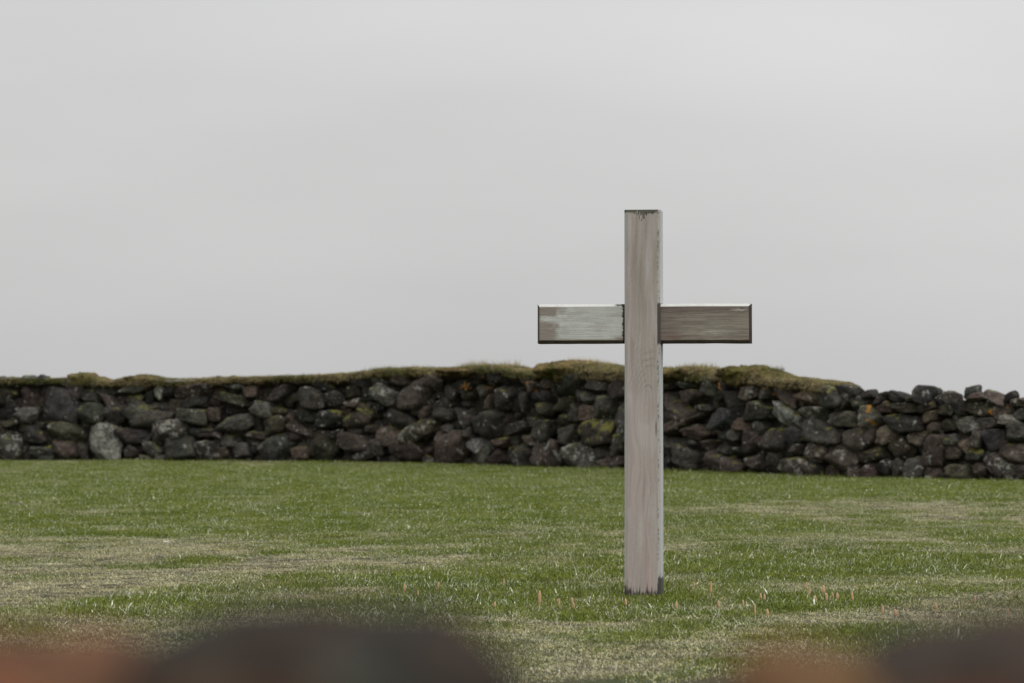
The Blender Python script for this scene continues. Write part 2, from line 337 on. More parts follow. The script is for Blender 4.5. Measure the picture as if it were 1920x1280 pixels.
# stones traced from the photograph, in four enlarged windows: x0 y0 x1 y1 tone [w white lichen, y moss, n orange]
Z = [(0, 660, 4., """0,185,130,250,g;130,175,245,250,g;245,175,345,250,b;0,275,115,345,o;125,260,255,410,r;0,350,130,490,d;90,415,255,520,l;255,270,575,530,b;0,495,130,560,o
460,205,600,345,b;570,265,735,375,g;600,190,740,250,o;715,225,890,325,d;735,320,860,400,r;880,230,1080,310,g;915,315,1070,405,oy;1080,290,1140,370,d;1140,245,1215,360,pw;1215,240,1290,320,d
1280,225,1580,330,rw;1580,200,1820,275,gw;1810,240,1920,330,r;580,385,765,525,g;770,375,945,555,g;965,385,1260,550,g;1260,335,1370,460,o;1330,420,1540,535,g;1540,420,1640,520,r;1640,320,1860,400,o
1860,370,2040,490,l;1640,480,1880,605,l;-60,580,225,800,gw;140,555,330,680,d;370,530,620,660,o;230,700,400,800,g;400,650,570,790,r;630,530,900,800,pw;575,670,640,800,g;870,570,1110,680,d
1130,500,1420,660,gw;1420,560,1610,640,d;920,695,1025,790,g;1035,670,1200,770,l;1250,640,1450,800,g;1010,765,1120,810,l;1170,765,1260,810,p;1460,670,1650,800,gw;1590,590,1660,640,r;1650,620,1760,710,g
1780,595,1990,670,r;1720,690,1850,800,g;1600,720,1720,800,r;1360,330,1540,410,d;330,700,420,800,d;-60,400,90,480,d;-120,190,0,300,g;1080,400,1250,440,d"""),
(480, 660, 4., """75,260,255,360,g;105,175,200,240,b;250,195,420,240,d;240,310,345,360,oy;320,260,480,410,g;410,220,600,290,d;480,300,640,410,g;60,400,200,470,oy;40,480,200,620,o;200,460,265,540,r
450,440,640,560,dy;635,250,760,340,o;700,185,850,260,d;850,160,990,250,g;990,160,1130,250,r;760,270,900,360,d;855,265,1065,385,lw;1045,215,1300,410,r;1250,150,1390,290,ry;1320,330,1450,420,l
1390,250,1500,340,g;1480,200,1600,300,dn;1560,140,1700,200,rn;1700,140,1840,220,d;1600,250,1700,330,gn;1510,290,1600,350,on;1680,330,1760,440,r;1760,240,1910,420,g;660,345,750,410,rw;710,390,860,450,oy
640,440,860,560,oy;910,430,1180,555,b;1170,385,1285,490,r;1280,415,1460,510,g;1450,440,1600,545,g;1580,450,1840,640,g;200,530,415,610,r;190,590,310,670,r;380,600,610,800,o
0,630,260,810,g;250,705,375,805,t;600,620,860,740,r;650,555,790,640,g;710,720,850,810,g;850,640,930,770,l;800,550,890,610,r;890,565,1060,700,r;950,660,1240,810,r;1060,530,1340,650,ow;1270,595,1570,810,r
1370,540,1450,600,g;1630,700,1730,820,g;1700,730,1850,840,r;1560,650,1700,740,lw;1850,520,1980,620,g;1740,640,1900,710,r;1870,710,1960,820,d;1530,570,1600,650,g;430,300,500,420,d;860,380,920,450,d;300,430,450,520,d;540,580,640,640,d"""),
(820, 640, 4., """565,390,680,540,g;560,240,720,310,on;680,380,850,450,b;680,450,860,570,oy;860,400,990,510,o;640,300,760,380,rn;740,270,880,345,gn;900,250,1080,390,g;1000,370,1160,460,g;1080,260,1260,360,g;1150,410,1300,580,g
1270,280,1400,420,d;980,470,1060,590,g;1040,480,1180,600,r;850,530,990,620,oy;610,570,730,640,o;680,595,860,735,g;500,610,670,690,g;900,620,1040,760,g;1030,590,1320,770,oyy;1310,450,1440,640,g
1280,700,1430,860,oy;630,700,750,770,t;520,770,700,940,g;700,740,910,940,rw;900,760,1220,950,gw;1140,780,1250,880,g;1210,860,1420,955,r;400,830,500,920,r;1330,640,1450,710,g;840,290,920,400,dn;1380,420,1500,560,d;1400,600,1560,760,g"""),
(1240, 660, 5.12, """-60,290,130,360,d;130,285,300,340,g;-30,370,110,440,r;150,340,340,470,t;320,260,550,450,g;-60,460,280,610,r;290,500,460,570,g;550,370,740,570,g;540,290,650,370,dn;640,280,740,350,gn;735,320,890,450,rw
720,460,1030,650,g;890,340,1020,450,gn;1020,340,1250,500,r;1265,350,1475,500,tw;1475,350,1710,520,g;1310,520,1550,640,lw;1570,550,1853,700,l;1030,540,1300,715,pw;430,550,700,740,b
-60,600,420,720,r;150,700,430,830,r;640,640,840,770,t;630,730,720,850,l;-60,820,220,940,g;225,830,300,880,pw;300,830,460,950,r;60,900,340,1120,g;370,980,760,1140,r;760,990,950,1140,rw;460,870,640,970,g
540,740,640,860,b;720,770,940,990,r;940,710,1160,980,g;1150,730,1310,890,b;1300,660,1680,850,g;1050,1010,1430,1180,rw;950,970,1100,1120,o;1330,850,1560,1050,rw;1480,900,1843,1170,rw;1200,880,1330,980,r
840,650,940,770,g;-60,1000,100,1130,d;640,900,740,980,d;1250,1080,1360,1180,d;1350,1060,1480,1190,g"""),
(1560, 700, 5.333, """0,115,210,225,d;0,210,150,340,g;120,220,330,330,g;285,165,380,250,d;380,190,560,290,d;560,190,700,280,d;430,270,600,380,r;600,280,850,380,o;790,110,975,300,b;850,290,1000,380,r;725,230,800,290,d;1005,215,1100,300,d
1090,185,1240,300,gn;1310,125,1420,250,b;1330,190,1520,280,r;1510,195,1700,280,r;1700,185,1800,260,d;1780,240,1940,330,r;1000,290,1200,410,oy;1200,270,1330,400,d;1320,270,1560,420,ow;1560,300,1780,420,rn
260,320,450,530,ln;540,410,850,570,g;870,360,1000,490,t;1210,410,1410,580,p;1040,440,1190,570,o;1430,440,1600,550,l;1640,410,1830,510,pw;45,500,400,780,r;400,500,620,690,t;730,530,900,700,ry;960,490,1060,590,r
880,590,1100,910,r;1060,600,1240,720,g;1050,700,1260,860,r;1240,600,1360,830,t;1390,560,1480,720,l;1500,550,1710,780,b;1730,490,1930,690,g;1800,340,1960,470,g;550,650,770,830,o;240,740,500,890,oy;1340,740,1490,890,g
1490,780,1720,1010,rw;1660,700,1960,900,r;680,850,920,1040,g;550,840,690,1040,g;890,930,1060,1080,r;1140,910,1400,1060,o;1400,880,1500,1020,r;1600,900,1830,1080,gw;1800,900,2000,1080,r;270,900,420,1040,r
120,940,260,1040,r;420,840,560,1000,d;1040,1000,1180,1080,g""")]
wall = empty('dry_stone_wall', (0, 0, 0))
tag(wall, kind='thing', label='long dry stone wall of dark lava boulders with grassy turf growing along its top', cat='wall')
Z_STONES = []
for zx, zy, k, s in Z:
    for e in s.replace('\n', ';').split(';'):
        a = e.split(','); x0, y0, x1, y1 = (float(v) for v in a[:4]); fl = a[4]
        Z_STONES.append((zx+(x0+x1)/2/k, zy+(y0+y1)/2/k, (x1-x0)/k, (y1-y0)/k, fl[0], fl[1:]))
placed = []; seen = []
for (cx, cy, w_, h_, tn, fl) in sorted(Z_STONES, key=lambda q: -q[2]*q[3]):
    if any(abs(cx-b[0]) < .32*(w_+b[2])/2*1.15 and abs(cy-b[1]) < .32*(h_+b[3])/2*1.15 for b in seen): continue
    seen.append((cx, cy, w_, h_)); placed.append((cx, cy, w_, h_, tn, fl))
def big_stone(X, Yw, zc, w, h, tn, fl, i, push, name='stone', sub=None, parent=wall, depth=None):
    dd = depth or min(.55, .55*(w+h)/2+.16)
    sub = sub or (4 if w*h > .02 and i < 900 else 3)
    V, Fc = rock(w, dd, h, i*7+3, sub)
    th = wall_ang(X); c, s = math.cos(th), math.sin(th)
    V = np.stack([V[:, 0]*c-V[:, 1]*s, V[:, 0]*s+V[:, 1]*c, V[:, 2]], 1)
    nx_, ny_ = -s, c
    ctr = np.array([X+nx_*(dd*.5-push), Yw+ny_*(dd*.5-push), zc])
    return V, Fc, ctr
stuffV, stuffF, stuffT, stuffG = [], [], [], []
def to_stuff(V, Fc, tn, seed, fl=''):
    c, g = stone_attrs(V, tn, seed, .08+.20*('w' in fl), .30*('n' in fl), .06+.13*fl.count('y'))
    off = sum(len(a) for a in stuffV); stuffV.append(V); stuffF.append(Fc+off); stuffT.append(c); stuffG.append(g)
wr = random.Random(3)
n_parts = 0
for i, (cx, cy, w_, h_, tn, fl) in enumerate(placed):
    X, Yw, zc = wall_from_px(cx, cy); m = Yw/F; w = w_*m*1.26/math.cos(wall_ang(X))**.5; h = h_*m*1.25
    push = wr.uniform(-.02, .05)+(.05 if w*h > .12 else 0)
    V, Fc, ctr = big_stone(X, Yw, zc, w, h, tn, fl, i, push)
    if n_parts < 96:
        c, g = stone_attrs(V+ctr, tn, i, .08+.20*('w' in fl)+.12*(tn == 'p'), .33*('n' in fl), .06+.13*fl.count('y'))
        o = mesh('stone', V, Fc, SM, wall, attrs={'tone': ('FLOAT_COLOR', c), 'growth': ('FLOAT_COLOR', g)}); o.location = ctr
        n_parts += 1
        if tn == 'p': o['label'] = 'pale lichen-whitened boulder'
        elif 'yy' in fl: o['label'] = 'boulder with a cap of yellow-green moss'
        elif tn == 't' or tn == 'r' and w*h > .2: o['label'] = 'reddish brown boulder'
    else: to_stuff(V+ctr, Fc, tn, i, fl)
# wall top (photo pixels): turf silhouette and where the stones begin
TT = [(-500, 706, 716), (-100, 707, 716), (0, 706, 714), (50, 706, 712), (110, 707, 712), (130, 702, 715), (150, 699, 716), (170, 702, 716), (205, 711, 718), (240, 705, 716), (265, 701, 718), (290, 704, 718), (330, 706, 716), (400, 704, 713),
      (480, 702, 710), (560, 699, 709), (640, 697, 709), (690, 690, 702), (730, 687, 698), (800, 687, 698), (840, 686, 697), (880, 683, 692), (935, 684, 693), (960, 690, 701), (1000, 691, 702), (1030, 688, 703),
      (1060, 681, 703), (1095, 681, 703), (1120, 685, 705), (1165, 686, 706), (1250, 687, 707), (1290, 687, 708), (1310, 691, 708), (1350, 694, 709), (1380, 690, 711), (1400, 690, 713), (1420, 694, 715), (1435, 704, 717), (1500, 708, 720),
      (1540, 714, 732), (1553, 722, 732), (1560, 735, 740), (1700, 748, 752), (1920, 748, 752), (2500, 752, 756)]
tp = np.array(TT, float)
TXW = []; TZ1 = []; TZ0 = []
for a, b, c in TT:
    q = wall_from_px(a, b); TXW.append(q[0]); TZ1.append(q[2]); TZ0.append(wall_from_px(a, c)[2])
def topz(X): return np.interp(X, TXW, TZ1)
def stonetop(X): return np.interp(X, TXW, TZ0)
# dark small stones set back in the gaps, and the courses beyond the frame
k = 0
XL, XR = WX[0]+.5, WX[-1]-.5
xL, xR = wall_from_px(-20, 800)[0], wall_from_px(1945, 800)[0]
X = xL
while X < xR:
    zt = float(stonetop(X))-.07; zz = .03
    while zz < zt:
        s = wr.uniform(.13, .24)
        V, Fc, ctr = big_stone(X+wr.uniform(-.07, .07), float(wall_y(X)), zz, s*wr.uniform(1, 1.5), s, 'd', '', 5000+k, -.10-wr.random()*.06, depth=.25)
        to_stuff(V+ctr, Fc, wr.choice('ddgor'), 5000+k); k += 1; zz += s*.8
    X += .17
for (a, b) in ((XL, xL-.05), (xR+.05, XR)):
    zz = .1
    row = 0
    while zz < 1.45:
        hh = wr.uniform(.2, .34); X = a+wr.random()*.2
        while X < b:
            w = wr.uniform(.24, .55)
            if zz+hh*.3 < stonetop(X):
                V, Fc, ctr = big_stone(X+w/2, float(wall_y(X)), zz+wr.uniform(-.04, .04), w*1.15, hh*1.2*wr.uniform(.85, 1.15), 'g', '', 9000+k, wr.uniform(-.02, .05))
                to_stuff(V+ctr, Fc, wr.choice('ddggbrroogl'), 9000+k, wr.choice(['', '', 'w', 'y', 'n'])); k += 1
            X += w*.97
        zz += hh*.93; row += 1
# a loose row of stones along the back edge of the wall
X = XL
while X < XR:
    s = wr.uniform(.25, .45)
    for zz in np.arange(.12, max(.3, float(stonetop(X))-.1), .27):
        V, Fc, ctr = big_stone(X, float(wall_y(X)), zz, s*1.1, .32, 'g', '', 14000+k, -.62, depth=.3)
        to_stuff(V+ctr, Fc, wr.choice('ddggro'), 14000+k); k += 1
    X += s
o = mesh('stone', np.concatenate(stuffV), np.concatenate(stuffF), SM, wall, attrs={'tone': ('FLOAT_COLOR', np.concatenate(stuffT)), 'growth': ('FLOAT_COLOR', np.concatenate(stuffG))})
tag(o, 'smaller dark stones wedged between the boulders', kind='stuff')
# packed earth and rubble inside the wall
def strip(name, X0, X1, step, prof, mat, parent, lump, seed, attrs=None):
    """sweep a cross profile (depth, z) along the wall line"""
    xs_ = np.arange(X0, X1, step); rows = []
    for X in xs_:
        th = wall_ang(X); q = prof(X)
        rows.append([(X-math.sin(th)*d_, float(wall_y(X))+math.cos(th)*d_, z_) for d_, z_ in q])
    R = np.array(rows); n, m = R.shape[:2]; V = R.reshape(-1, 3)
    if lump: V[:, 2] += (fbm(V*np.array([5, 5, 5])+seed, 4)-.5)*lump; V[:, 1] += (fbm(V*4+seed+50, 3)-.5)*lump
    ii = np.arange(n*m).reshape(n, m)
    f = np.stack([ii[:-1, :-1].ravel(), ii[:-1, 1:].ravel(), ii[1:, 1:].ravel(), ii[1:, :-1].ravel()], 1)
    return mesh(name, V, f, mat, parent, attrs=attrs(V) if attrs else None)
em, t, p = matnew('packed_earth'); p.inputs['Roughness'].default_value = 1
geo = N(t, 'ShaderNodeNewGeometry'); nn = noise(t, 14, 6, .7, geo.outputs['Position'])
t.links.new(cmix(t, nn.outputs[0], (.012, .011, .009), (.035, .030, .022)), p.inputs['Base Color'])
def coreprof(X):
    zt = float(stonetop(X))-.10
    return [(.2, -.05)]+[(.2, zt*k/6) for k in range(1, 7)]+[(.35, zt+.02), (.5, zt+.02), (.65, zt), (.7, zt*.5), (.7, -.05)]
strip('rubble_core', XL, XR, .1, coreprof, em, wall, .06, 5)
# turf on top
TM, t, p = matnew('turf_and_moss'); p.inputs['Roughness'].default_value = .95; p.inputs['Specular IOR Level'].default_value = .1
geo = N(t, 'ShaderNodeNewGeometry'); ps = geo.outputs['Position']
n1 = noise(t, 3.2, 4, .6, ps); n2 = noise(t, 22, 5, .7, ps); n3 = noise(t, 7, 4, .6, ps)
c = cmix(t, rampf(t, n1.outputs[0], .42, .6), (.17, .13, .055), (.085, .082, .022))
c = cmix(t, rampf(t, n3.outputs[0], .48, .62, 0, .8), c, (.06, .04, .026))
ea = mth(t, 'ADD', attr(t, 'earth').outputs['Fac'], mth(t, 'MULTIPLY_ADD', n3.outputs[0], 1.4, -.7))
c = cmix(t, rampf(t, ea, .3, .7, 0, .92), c, (.042, .030, .022))
c = cmix(t, 1.0, c, rampf(t, n2.outputs[0], .3, .7, .55, 1.45), 'MULTIPLY')
t.links.new(c, p.inputs['Base Color'])
bp = N(t, 'ShaderNodeBump'); bp.inputs['Strength'].default_value = 1; bp.inputs['Distance'].default_value = .03; t.links.new(n2.outputs[0], bp.inputs['Height']); t.links.new(bp.outputs[0], p.inputs['Normal'])
xT = wall_from_px(1553, 730)[0]
def turfy(X):
    return lerp(float(np.clip((fbm([[X*1.7, 4, 2]], 3)[0]-.40)*6, -.3, 1)), 1., float(sst(-3.6, -2.6, X)))
def turfprof(X):
    a, b = float(stonetop(X)), float(topz(X)); b = a+(b-a)*turfy(X); e = min(1, max(0, (xT-X)/.15)); b = a+(b-a)*e; hang = -.03+.10*float(fbm([[X*5.3, 0, 7]], 3)[0])
    return [(.10, a-.10), (.02, a-hang), (.0, a-hang*.5), (.0, a+.02), (.02, a+(b-a)*.5), (.05, a+(b-a)*.8), (.10, b-.02), (.16, b-.012), (.3, b-.01), (.45, b-.015), (.6, b-.04), (.72, a-.02), (.7, a-.15)]
turf = strip('turf_cap', XL, xT, .04, turfprof, TM, wall, .09, 9, attrs=lambda V: {'earth': ('FLOAT', np.tile(np.array([1, 1, 1, .8, .5, .2, 0, 0, 0, 0, 0, 0, 0]), len(V)//13))})
tag(turf, 'brown and olive turf lying over the top course')
for px, py, wp, hp in ((150, 708, 40, 18), (265, 711, 56, 15), (1070, 690, 110, 26), (1398, 699, 96, 24), (1285, 697, 84, 15), (888, 694, 120, 12)):
    X, Yw, zc = wall_from_px(px, py); m = Yw/F
    V, Fc = boulder(wp*m*1.25, .5, hp*m*1.2, px, 2.); V *= (1+(fbm(V*7+px, 4)-.5)*1.0)[:, None]; V[:, 2] = np.where(V[:, 2] < 0, V[:, 2]*1.6, V[:, 2]); V[:, 2] += (fbm(V*30+px, 3)-.5)*.05
    o = mesh('moss_cushion', V, Fc, TM, wall); o.location = (X, Yw+.22, zc)
# wisps of grass on the turf
def turf_grass():
    r = np.random.default_rng(77); VV, FF, RR, HH, DD = [], [], [], [], []; off = 0
    tufts = [(865, 34, 3.2), (897, 26, 2.2), (932, 26, 2.8), (1075, 80, 1.3), (1280, 60, 1.2), (1400, 40, .9), (700, 60, 1.1), (1055, 30, 1.3), (760, 60, 1.), (1150, 40, 1.2)]
    tw = [(wall_from_px(a, 690)[0], b/F*43*.5, c) for a, b, c in tufts]
    CU = [(wall_from_px(a, 700)[0], wp*43/F*.5, hp*43/F*.35) for a, wp, hp in ((150, 38, 6), (265, 50, 6), (1070, 76, 12), (1402, 54, 11), (1285, 50, 6))]
    X = XL
    while X < xT-.05:
        boost = 1+sum((c_-.0)*max(0, 1-abs(X-a_)/b_)**.7 for a_, b_, c_ in tw)
        base = .45 if X < wall_from_px(620, 700)[0] else .8
        for _ in range(5):
            n = 18; hs = .034*boost*base+.012
            V, Fc, R, Hh = blades(n, .05, hs*.35, hs*1.6, .005, .9, int(r.integers(1e9)), curl=.7)
            dpt = r.uniform(-.02, .42)**1.0; th = wall_ang(X); z0 = float(topz(X))-.03-max(0, (.09-dpt))*r.uniform(.2, 1.1)+.6*(float(fbm([[X*3, 0, 0]], 2)[0])-.5)*.03
            V += np.array([X-math.sin(th)*dpt+r.uniform(-.02, .02), float(wall_y(X))+math.cos(th)*dpt, z0])
            V[:, 2] += sum(h_*math.sqrt(max(0, 1-((X-a_)/w_)**2)) for a_, w_, h_ in CU)
            dv = float(np.clip((fbm([[X*1.4, 3, 0]], 3)[0]-.36)*3.0, .1, .95))
            VV.append(V); FF.append(Fc+off); off += len(V); RR.append(R); HH.append(Hh); DD.append(np.full(len(V), dv))
        a_, b_ = float(stonetop(X)), float(topz(X))
        for _ in range(4):      # fringe hanging over the front of the turf
            V, Fc, R, Hh = blades(14, .035, .02, .06, .005, 1.5, int(r.integers(1e9)), curl=.9)
            th = wall_ang(X); dpt = r.uniform(-.05, .03)
            V += np.array([X-math.sin(th)*dpt+r.uniform(-.02, .02), float(wall_y(X))+math.cos(th)*dpt, r.uniform(a_-.03, b_-.02)])
            dv = float(np.clip((fbm([[X*1.9, 8, 0]], 3)[0]-.33)*3.0, .1, .95))
            VV.append(V); FF.append(Fc+off); off += len(V); RR.append(R); HH.append(Hh); DD.append(np.full(len(V), dv))
        X += .02
    return [np.concatenate(q) for q in (VV, FF, RR, HH, DD)]
TG = blade_mat('turf_grass_blades', ((.10, .125, .03), (.15, .15, .04), (.20, .18, .06)), ((.46, .39, .19), (.32, .26, .11), (.48, .36, .24)), .02, False)
V, Fc, R, Hh, D_ = turf_grass()
o = mesh('turf_grass', V, Fc, TG, wall, attrs={'rnd': ('FLOAT', R), 'hgt': ('FLOAT', Hh), 'dry': ('FLOAT', D_)}); tag(o, 'straw and green grass sprouting from the turf', kind='stuff')

# ------------------------------------------------------------------ wooden cross
WM, t, p = matnew('weathered_painted_wood')
wa = attr(t, 'wood').outputs['Color']; gr_ = attr(t, 'grain').outputs['Fac']
tcn = N(t, 'ShaderNodeTexCoord'); nb = noise(t, 420, 3, .6, tcn.outputs['Object'])
c = cmix(t, 1., wa, rampf(t, nb.outputs[0], .3, .7, .90, 1.10), 'MULTIPLY')
t.links.new(c, p.inputs['Base Color']); p.inputs['Roughness'].default_value = .78; p.inputs['Specular IOR Level'].default_value = .25
bp = N(t, 'ShaderNodeBump'); bp.inputs['Strength'].default_value = .7; bp.inputs['Distance'].default_value = .0012; t.links.new(gr_, bp.inputs['Height']); t.links.new(bp.outputs[0], p.inputs['Normal'])
def beam(L, w, dd, ch, step=.004, ps=.0026):
    """chamfered bar along +Z from 0 to L, centred in x, front face at y = 0. Returns verts, faces, and face code per vertex"""
    hw = w/2
    cs = [(-hw+ch, 0), (hw-ch, 0), (hw, ch), (hw, dd), (-hw, dd), (-hw, ch)]
    ring = []; code = []
    for i in range(6):
        a, b = np.array(cs[i]), np.array(cs[(i+1) % 6]); n = max(2, int(np.linalg.norm(b-a)/(ps if i in (0, 1, 5) else .008)))
        for k in range(n): ring.append(a+(b-a)*k/n); code.append(i)
    ring = np.array(ring); code = np.array(code); m = len(ring); zs = np.linspace(ch, L-ch, int((L-2*ch)/step))
    def sh(e):      # e: distance from the end; the front face's chamfer runs round all four of its edges
        y0 = ch-e; q = ring.copy(); fr = code == 0
        q[fr, 0] *= (hw-ch+y0)/(hw-ch); q[fr, 1] = y0
        sd = (code == 1) | (code == 5); y = y0+(q[sd, 1]/ch)*(ch-y0); q[sd, 0] = np.sign(q[sd, 0])*(hw-ch+y); q[sd, 1] = y
        return q
    rows = [np.c_[sh(ch*e), np.full(m, ch*e)] for e in (0, .35, .7)]
    rows += [np.c_[ring, np.full(m, zz)] for zz in zs]
    rows += [np.c_[sh(ch*e), np.full(m, L-ch*e)] for e in (.7, .35, 0)]
    V = np.concatenate(rows); n = len(rows); ii = np.arange(n*m).reshape(n, m); jj = np.roll(ii, -1, 1)
    f = np.stack([ii[:-1].ravel(), jj[:-1].ravel(), jj[1:].ravel(), ii[1:].ravel()], 1)
    fl = [tuple(q) for q in f]+[tuple(ii[0][::-1]), tuple(ii[-1])]
    return V, fl, np.tile(code, n)
TH = math.radians(-7.6)
cross = empty('wooden_cross', (CX, CY, 0), TH); cross.scale = (.989, .989, .9947)
tag(cross, 'tall weathered wooden cross with peeling pale paint standing alone on the lawn', 'cross')
PW, PD, PH = .1605, .135, (752-395)/420+CAM_H
PZ0 = -.08
V, fl, code = beam(PH-PZ0, PW, PD, .0115)
V[:, 2] += PZ0
V[:, 0] *= 1+.022*sst(1.0, 0, V[:, 2])
X, Zz = V[:, 0], V[:, 2]
px = 1203+X*420; py = 752-(Zz-CAM_H)*420
o3 = np.zeros_like(X)
# knot swirl: grain lines bend round it
kx, ky = 1214, 722
rx, ry = (px-kx)/20, (py-ky)/34
rk = np.hypot(rx, ry)
gxp = px+ (rx/(rk+.3))*14*np.exp(-rk*.9)
gxp = gxp+(fbm(np.stack([px*.02, py*.008, o3+70], 1), 3)-.5)*34
grain = fbm(np.stack([gxp*.30, py*.010, V[:, 1]*100], 1), 4)
fine = fbm(np.stack([gxp*1.6, py*.05, V[:, 1]*400], 1), 3)
rka = np.hypot((px-kx+(py-ky)*.12)/17, (py-ky-14)/36)
rings = .5+.5*np.sin(rka*19+7*fbm(np.stack([px*.07, py*.045, o3], 1), 3))
base = np.array([.365, .322, .300]); pink = np.array([.40, .30, .275]); olive = np.array([.215, .19, .145]); pale = np.array([.42, .425, .40]); dark = np.array([.035, .030, .026]); bluish = np.array([.47, .49, .495])
def M(a): return a[:, None]
c = np.tile(base, (len(X), 1))
blot = fbm(np.stack([px*.05, py*.016, o3+4], 1), 4); blot2 = fbm(np.stack([px*.12, py*.012, o3+8], 1), 4)
c = lerp(c, pale, M(sst(.5, .66, blot)*.5))
c = lerp(c, olive, M(sst(.46, .64, blot2)*.5*sst(760, 640, py)))
for (ax, ay, sx_, sy_, st) in ((1189, 475, 7, 48, .75), (1196, 520, 11, 40, .55), (1226, 488, 5, 38, .55), (1200, 555, 13, 40, .45), (1203, 605, 12, 60, .45), (1213, 690, 12, 40, .25), (1222, 765, 8, 30, .3)):
    e = np.exp(-(((px-ax+(py-ay)*.03)/sx_)**2+((py-ay)/sy_)**2)); c = lerp(c, olive, M(st*e*(.6+.8*grain)))
c = lerp(c, pale, M(.7*np.exp(-(((px-1178)/6)**2+((py-428)/30)**2)))); c = lerp(c, pale, M(.6*np.exp(-(((px-1213)/6)**2+((py-505)/30)**2))))
c = lerp(c, pink, M(.75*sst(780, 1000, py)*sst(.42, .62, blot2)))
c = lerp(c, pink*.8, M(.7*np.exp(-(((px-1206)/3)**2+((py-900)/34)**2))))
c = lerp(c, base*1.12, M(.6*np.exp(-(((px-1190)/12)**2+((py-800)/110)**2))))
c = lerp(c, base*np.array([1.18, 1.16, 1.14]), .34)*M(.93+.14*sst(.3, .7, grain))*M(.92+.16*fine)*1.07
c = c*M(1-.26*sst(.6, .98, rings)*np.exp(-(rk/1.9)**2)*sst(ky+30, ky-6, py)*sst(.3, .6, fbm(np.stack([px*.06, py*.05, o3+77], 1), 2)))
c = c*M(1-.05*sst(.55, .8, np.abs(np.sin(px*.42+py*.004+6*fbm(np.stack([px*.03, py*.006, o3+2], 1), 2))))*sst(780, 900, py)*.8)
c = lerp(c, dark*2.5, M(.8*sst(.6, .25, np.hypot((px-1228.5)/3.2, (py-800)/34))*(code == 0)))      # long dark gouge
# right chamfer: pale paint with dark cracks along the arris, then the bluish painted side
c[code == 1] = lerp(pale*1.0, c[code == 1], .45)
c[code == 2] = bluish*M(.85+.3*fbm(np.stack([V[:, 1]*60, Zz*6, o3], 1), 3))[code == 2]
c[code == 5] = lerp(pale*1.15, c[code == 5], .35)  # left chamfer lightened: its edge highlight is put into the colour
crk = fbm(np.stack([px*.4, py*.05, o3+20], 1), 3)*.6+.4*fbm(np.stack([px*.5, py*.35, o3+25], 1), 2)
em_ = np.exp(-((px-1232.5)/1.3)**2)*((code == 0) | (code == 1))
where = np.maximum(sst(560, 470, py), np.maximum(sst(670, 690, py)*sst(790, 770, py), .02))
c = lerp(c, dark*1.3, M(em_*.62*sst(.60-.09*where, .66-.09*where, crk)))
c = lerp(c, dark*1.3, M((code == 1)*sst(.62, .68, crk)*.5))
c = lerp(c, dark*1.6, M(((code == 1) | (code == 2))*sst(567, 571, py)*sst(646, 641, py)*.93))  # shade where the crossbar meets the post, painted on right chamfer and side
# moss at the head
jag = fbm(np.stack([px*.35, py*.06, o3+30], 1), 4); jag2 = fbm(np.stack([px*.9, py*.12, o3+33], 1), 2)
bite = 397.5+16*np.exp(-((px-1201-6*(jag-.5))/11)**2)*sst(.3, .75, jag2)+5*np.exp(-((px-1222)/5)**2)*jag2+3*jag
c = lerp(c, np.array([.045, .048, .032]), M(sst(bite+3, bite-.5, py)*sst(.30, .42, jag+jag2*.25)*(px < 1232)))
# rot at the foot
rot = 1101+34*(jag-.5)+24*(fbm(np.stack([px*1.4, py*.02, o3+90], 1), 2)-.5)-10*np.exp(-((px-1172)/6)**2)-6*jag2
rot = rot-34*np.exp(-((px-1236)/5.0)**2)*(.7+.6*jag2)
c = lerp(c, dark, M(sst(rot-4, rot+9, py)*.92))
c = lerp(c, np.array([.06, .065, .06]), M((code == 2)*sst(1092, 1104, py)*.85))
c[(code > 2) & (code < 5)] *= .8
V[:, 0] += (fbm(np.stack([V[:, 0]*9, V[:, 1]*9, Zz*3], 1), 3)-.5)*.0035; V[:, 1] += (fbm(np.stack([V[:, 0]*9, V[:, 1]*9, Zz*5+9], 1), 3)-.5)*.002-.5*PD
post = mesh('post', V, fl, WM, cross, attrs={'wood': ('FLOAT_COLOR', np.clip(c, .01, .85)), 'grain': ('FLOAT', grain+.5*fine)})
# crossbar, housed in the post; its face is set back from the post's
AL, AH, AD = .953, .170, .095
V, fl, code = beam(AL, AH, AD, .0105)
# beam ran along z with x as its height: turn it
U = V[:, 2]-AL/2+.004; Hh = V[:, 0].copy()
V2 = np.stack([U, V[:, 1], Hh], 1)
px = 1205+U*421; py = 606-Hh*420
o3 = px*0
grain = fbm(np.stack([px*.02, py*.7, V[:, 1]*200], 1), 3); fine = fbm(np.stack([px*.07, py*2.2, V[:, 1]*400], 1), 3)
wob = (fbm(np.stack([px*.09, py*.12, o3+3], 1), 4)-.5)*26; wob2 = (fbm(np.stack([px*.04, py*.3, o3+13], 1), 4)-.5)*22
left = px < 1200
paint = np.array([.50, .51, .47]); bareL = np.array([.26, .225, .195]); bareR = np.array([.235, .203, .168]); brownR = np.array([.165, .136, .116])
c = np.tile(paint, (len(px), 1))*M(.88+.24*fbm(np.stack([px*.04, py*.1, o3+6], 1), 3))
c = lerp(c, np.array([.37, .345, .32]), M(.35*sst(.54, .68, fbm(np.stack([px*.05, py*.16, o3+16], 1), 3))))
m1 = np.maximum(sst(1070, 1048, px+wob*2.2)*sst(597, 592, py+wob*.5)*(1-.5*sst(1040, 1055, px)), sst(1046, 1032, px+wob*1.5)*sst(596, 608, py+wob*.6))
m1 = np.maximum(m1, sst(1016, 1009, px+wob*.4)*.9); m1 = np.maximum(m1, sst(632, 636, py+wob*.15)*sst(1090, 1030, px)*.9); m1 = np.maximum(m1, sst(627, 635, py+wob*.3)*sst(1145, 1160, px))
m1 = np.maximum(m1, sst(634.5, 637, py)*.9)
